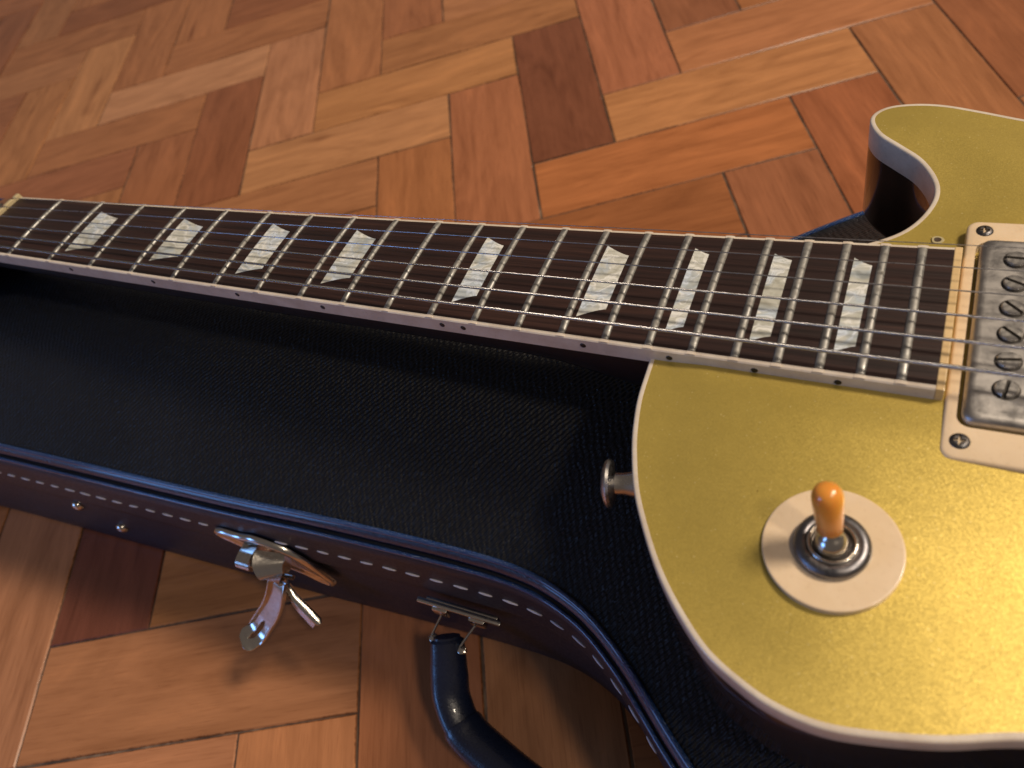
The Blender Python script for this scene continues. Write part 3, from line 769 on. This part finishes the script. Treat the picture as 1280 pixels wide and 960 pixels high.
# body -------------------------------------------------------------
bo = [(.3772, -.0268), (.3774, -.034), (.3778, -.042), (.3792, -.0505), (.3813, -.0592), (.3858, -.0720), (.3906, -.0813), (.3971, -.0918), (.4030, -.0994), (.4099, -.1066), (.4168, -.1124), (.4252, -.1166), (.4336, -.1195), (.4439, -.1206), (.4538, -.1192), (.4692, -.1151), (.4838, -.1093), (.505, -.1035), (.530, -.1005), (.560, -.102), (.60, -.112), (.65, -.134), (.70, -.154), (.75, -.158), (.79, -.138), (.815, -.09), (.823, -.03),
      (.823, .03), (.815, .09), (.79, .135), (.75, .152), (.70, .150), (.65, .132), (.60, .108), (.56, .096), (.53, .0935), (.50, .0965), (.4744, .1030), (.4618, .1068), (.4487, .1102), (.4380, .1104), (.4290, .1077), (.4247, .1010), (.4283, .0918), (.4357, .0849), (.4443, .0767), (.4500, .0646), (.4491, .0537), (.4432, .0425), (.4331, .0348), (.4200, .0285), (.4080, .0235), (.3950, .0215), (.3800, .0210), (.3770, .0180), (.3768, .005), (.3768, -.012), (.3769, -.022)]
B = smooth_closed(resample(catmull([(x, y, 0) for x, y in bo], True, 8), .0016), 2); BN = out_normals(B)
TANA = .040
def rim(x): return -.0055 - TANA * (x - .377)
def top_z(P2):
    d = dist_to(B, P2); z = -.0055 - TANA * (P2[:, 0] - .377) + .0050 * (1 - np.exp(-(d / .030) ** 1.7))
    z = z + .008 * (1 - np.exp(-(d / .09) ** 2)) * np.clip((P2[:, 0] - .50) / .1, 0, 1)
    cap = -.0046 + .0 * z
    near_b = np.clip((.040 - np.abs(P2[:, 1])) / .012, 0, 1) * np.clip((.49 - P2[:, 0]) / .02, 0, 1)
    return np.where(z > cap, z * (1 - near_b) + cap * near_b, z)
BI = B - BN * .0016
Vp, Fp = filled(BI, .0042, .0022)
z = top_z(Vp); nb_ = len(BI)
me = mesh_py('body_top', np.c_[Vp, z], Fp); link('body_top', me, M['gold'], guitar, True)
xyB = B; inset_z = top_z(BI)
def depth(i):
    x, y = B[i]; t = np.clip((y - .020) / .012, 0, 1) * np.clip((.462 - x) / .012, 0, 1) * np.clip((.1085 - y) / .010, 0, 1)
    return .0068 + .0035 * t
zr = np.array([rim(x) for x in B[:, 0]])
prof = [lambda i: (-.0016, inset_z[i] - .002), lambda i: (-.0016, inset_z[i] + .00004), lambda i: (-.0007, zr[i] + .00010), lambda i: (-.0002, zr[i] - .00012), lambda i: (.00005, zr[i] - .0006), lambda i: (.00005, zr[i] - depth(i)), lambda i: (-.0010, zr[i] - depth(i) - .0001)]
v, f = ring_sweep(B, BN, prof, flip=True)
add_child('body_binding', (v, f), M['binding'], guitar, True, 60)
prof = [lambda i: (-.0006, zr[i] - .004), lambda i: (-.0001, zr[i] - depth(i) + .0003), lambda i: (0, zr[i] - depth(i) - .001), lambda i: (0, zr[i] - .0425), lambda i: (-.0012, zr[i] - .0455), lambda i: (-.0040, zr[i] - .0478), lambda i: (-.008, zr[i] - .0483)]
v, f = ring_sweep(B, BN, prof, flip=True); n = len(B)
vb, fb = filled(B - BN * .008, .02, .01)
zb_ = -.0055 - TANA * (vb[:, 0] - .377) - .0483
v2 = np.c_[vb, zb_]; v, f = join_vf([(v, f), (list(map(tuple, v2)), [tuple(reversed(t)) for t in fb])])
add_child('body_side', (v, f), M['mahogany'], guitar, True, 50)
# strap button
lathe_obj('strap_button', [(.0042, -.002), (.0040, .0008), (.0040, .0022), (.0034, .0050), (.0034, .0078), (.0050, .0086), (.0072, .0090), (.0078, .0098), (.0072, .0108), (.0048, .0118), (.0020, .0122)], M['screw'], (.3838, -.0640, -.0190), (-.975, -.22, 0), guitar, 40)
# empty pickguard screw hole with chipped rim
hx, hy = .4532, .0378; hz = float(top_z(np.array([[hx, hy]]))[0])
v, f = lathe([(.0019, -.0002), (.0017, .00012), (.0013, .00014), (.0011, .00012), (.0009, -.0004)], 24, False)
v = [(p[0] * (1 + .08 * math.sin(3 * math.atan2(p[1], p[0]) + 1)), p[1] * (1 + .06 * math.cos(2 * math.atan2(p[1], p[0]))), p[2]) for p in v]
o = add_child('screw_hole_rim', (v, f), M['chip'], guitar); o.location = (hx, hy, hz + .0003)
v, f = lathe([(.00125, -.0002), (.00125, .0001), (.0006, -.00002)], 20); o = add_child('screw_hole', (v, f), M['hole'], guitar); o.location = (hx, hy, hz + .0003)

# toggle switch ------------------------------------------------------
tx, ty = .4402, -.0782; tz = -.0032
v, f = lathe([(.0167, -.0022), (.0167, -.0002), (.0165, -.00003), (.0163, .0000), (.0158, .0000), (.0050, .0000)], 96, False)
plate = add_child('switch_plate', (v, f), M['cream'], guitar, True, 35); plate.location = (tx, ty, tz)
v, f = lathe([(.0050, -.0008), (.0088, .0002), (.0092, .0010), (.0089, .0020), (.0078, .0028), (.0064, .0029), (.0060, .0024), (.0058, .0010), (.0045, .0004)], 48, True)
o = add_child('switch_collar', (v, f), M['dark_metal'], plate, True, 60); o.location = (0, 0, 0)
v, f = lathe([(.0054, .0008), (.0060, .0022), (.0060, .0030), (.0056, .0032), (.0051, .0030), (.0049, .0006)], 40, False)
o = add_child('switch_bezel', (v, f), M['chrome'], plate, True, 70)
tilt = Vector((-.12, .22, 1)).normalized()
v, f = lathe([(.0012, .0), (.0030, .0006), (.0037, .0022), (.0036, .0038), (.0027, .0052), (.0019, .0062), (.0019, .0105)], 32, True)
o = lathe_obj('switch_lever', [(.0010, -.0018), (.0030, -.0008), (.0039, .0008), (.0041, .0022), (.0038, .0037), (.0029, .0049), (.0021, .0056), (.0018, .0066), (.0018, .0105)], M['chrome'], (0, -.0006, .0008), tilt, plate, 32)
tip_prof = [(.0010, .0068), (.0028, .0068), (.0031, .0074), (.0033, .0110), (.0036, .0155), (.0037, .0180), (.0035, .0196), (.0029, .0209), (.0019, .0217), (.0008, .0220)]
lathe_obj('switch_tip', tip_prof, M['amber'], (0, -.0006, .0008), tilt, plate, 36)

# pickup ---------------------------------------------------------------
def rrect(x0, x1, y0, y1, r, seg=6):
    P = []
    for cx_, cy_, a0 in ((x1 - r, y1 - r, 0), (x0 + r, y1 - r, 90), (x0 + r, y0 + r, 180), (x1 - r, y0 + r, 270)):
        for k in range(seg + 1): a = math.radians(a0 + 90 * k / seg); P.append((cx_ + r * math.cos(a), cy_ + r * math.sin(a)))
    return np.array(P)
RO = rrect(.4607, .5045, -.0462, .0432, .0032); RI = rrect(.4638, .5012, -.0358, .0338, .0035)
n = len(RO)
def ringv(P, c, inset, z):
    return [(p[0] + (c[0] - p[0]) * 0 + (-np.sign(p[0] - c[0]) * inset), p[1] - np.sign(p[1] - c[1]) * inset, z) for p in P]
ctr = ((.4607 + .5045) / 2, -.0015)
rings = [ringv(RO, ctr, 0, -.0105), ringv(RO, ctr, .0001, -.0042), ringv(RO, ctr, .0004, -.0036), ringv(RO, ctr, .0010, -.0033), ringv(RI, ctr, 0, -.0033), ringv(RI, ctr, .0001, -.0090)]
v = [p for r in rings for p in r]; f = []
for a in range(len(rings) - 1):
    for i in range(n): j = (i + 1) % n; f.append((a * n + i, a * n + j, (a + 1) * n + j, (a + 1) * n + i))
ring = add_child('pickup_ring', (v, f), M['cream'], guitar, True, 45)
CO = rrect(.4648, .5004, -.0350, .0330, .0030)
rings = [ringv(CO, ctr, 0, -.0095), ringv(CO, ctr, 0, -.0022), ringv(CO, ctr, .0003, -.0014), ringv(CO, ctr, .0010, -.0008), ringv(CO, ctr, .0018, -.0006), ringv(CO, ctr, .0026, -.0006)]
v = [p for r in rings for p in r]; f = []
for a in range(len(rings) - 1):
    for i in range(n): j = (i + 1) % n; f.append((a * n + i, a * n + j, (a + 1) * n + j, (a + 1) * n + i))
f.append(tuple(range((len(rings) - 1) * n, len(rings) * n)))
cover = add_child('pickup_cover', (v, f), M['nickel'], guitar, True, 50)
def slot_head(r, slot, h, dome_=.0004):
    parts = []
    for s_ in (1, -1):
        a0 = math.asin(slot / r); arcp = [a0 + (math.pi - 2 * a0) * k / 12 for k in range(13)]
        top = [(r * math.cos(a) * .90, s_ * max(slot, r * math.sin(a) * .90), h) for a in arcp]; mid = [(r * math.cos(a), s_ * r * math.sin(a), h - .0003) for a in arcp]; bot = [(r * math.cos(a), s_ * r * math.sin(a), -.0012) for a in arcp]
        V = top + mid + bot; F = []; k_ = 13
        F.append(tuple(range(13)) if s_ > 0 else tuple(reversed(range(13))))
        for a in range(2):
            for i in range(12): q = (a * 13 + i, (a + 1) * 13 + i, (a + 1) * 13 + i + 1, a * 13 + i + 1); F.append(q if s_ > 0 else tuple(reversed(q)))
            q = (a * 13 + 12, (a + 1) * 13 + 12, (a + 1) * 13, a * 13); F.append(q if s_ > 0 else tuple(reversed(q)))
        parts.append((V, F))
    return join_vf(parts)
pm = None
for k, ang in enumerate((100, -20, -42, -40, 6, 82)):
    y = -.0240 + .0096 * (5 - k); 
    if pm is None:
        o = add_child('pole_screw', slot_head(.0029, .00050, .0010), M['screw'], cover, True, 40); pm = o.data
    else: o = bpy.data.objects.new('pole_screw', pm); C.objects.link(o); o.parent = cover
    ang = {0: -3, 1: -25, 2: -42, 3: -40, 4: 8, 5: 80}[k]
    o.location = (.4742, y, -.0006); o.rotation_euler = (0, 0, math.radians(ang))
    v, f = lathe([(.0034, -.0003), (.0034, .00008), (.0031, .00010)], 28, True)
    w = add_child('pole_hole_shade', (v, f), M['hole_dark'], cover); w.location = (.4742, y, -.0006)  # dark disc paints the shade in the slot and around the head
def phillips(name, loc, parent, r=.0028):
    V, F = lathe([(r * 1.02, -.001), (r * 1.02, .0), (r * .9, .00045), (r * .55, .00075)], 28, False)
    parts = [(V, F)]
    # cross recess: four raised quadrants of cap, centre lower
    cap_v = []; cap_f = []
    for q in range(4):
        a0 = math.radians(90 * q + 14); a1 = math.radians(90 * q + 76); w_ = r * .13
        pts = [(w_ * math.sqrt(2) * math.cos(math.radians(90 * q + 45)), w_ * math.sqrt(2) * math.sin(math.radians(90 * q + 45)), .00075)]
        pts += [(r * .56 * math.cos(a0 + (a1 - a0) * t / 4), r * .56 * math.sin(a0 + (a1 - a0) * t / 4), .00077) for t in range(5)]
        b = len(cap_v); cap_v += pts + [(p[0], p[1], .0) for p in pts]; cap_f.append(tuple(b + i for i in range(6)))
        for i in range(6): j = (i + 1) % 6; cap_f.append((b + i, b + 6 + i, b + 6 + j, b + j))
    parts.append((cap_v, cap_f)); v, f = lathe([(r * .56, -.0002), (r * .56, .0001)], 20); parts.append((v, f))
    o = add_child(name, join_vf(parts), M['dark_screw'], parent, True, 40); o.location = loc; return o
phillips('ring_screw', (.4656, .0386, -.0035), ring, .0025); phillips('ring_screw', (.4652, -.0405, -.0035), ring, .0026)

# strings ---------------------------------------------------------------
DI = [.00127, .00099, .00074, .00046, .00036, .00028]
for k in range(6):
    s_ = k / 5; y0 = -.0176 + .0352 * s_; y1 = -.0250 + .0500 * s_
    pts = [(-.010, y0 * 1.02, -.0022), (-.0035, y0, .0017), (0, y0, .0018)]
    for x in (.15, .35, .55, SC): t = x / SC; pts.append((x, y0 + (y1 - y0) * t, .0018 + (.0062 - .0018) * t))
    pts.append((.665, y1 * 1.02, -.001))
    v, f = tube(pts, DI[k] / 2, 10)
    add_child('string', (v, f), M['wound'] if k < 3 else M['plain_string'], guitar, True, 80)
# bridge and tailpiece just beyond the picture, where the strings end
for nm, x, w, z0, z1, hl in (('bridge', SC + .002, .011, -.004, .0050, .043), ('tailpiece', .667, .013, -.004, .0020, .050)):
    bm = bmesh.new(); bx(bm, x - w / 2, x + w / 2, -hl, hl, z0, z1, .003, 3); o = link(nm, from_bm(nm, bm), M['nickel'], guitar, True); o.data.set_sharp_from_angle(angle=math.radians(50))
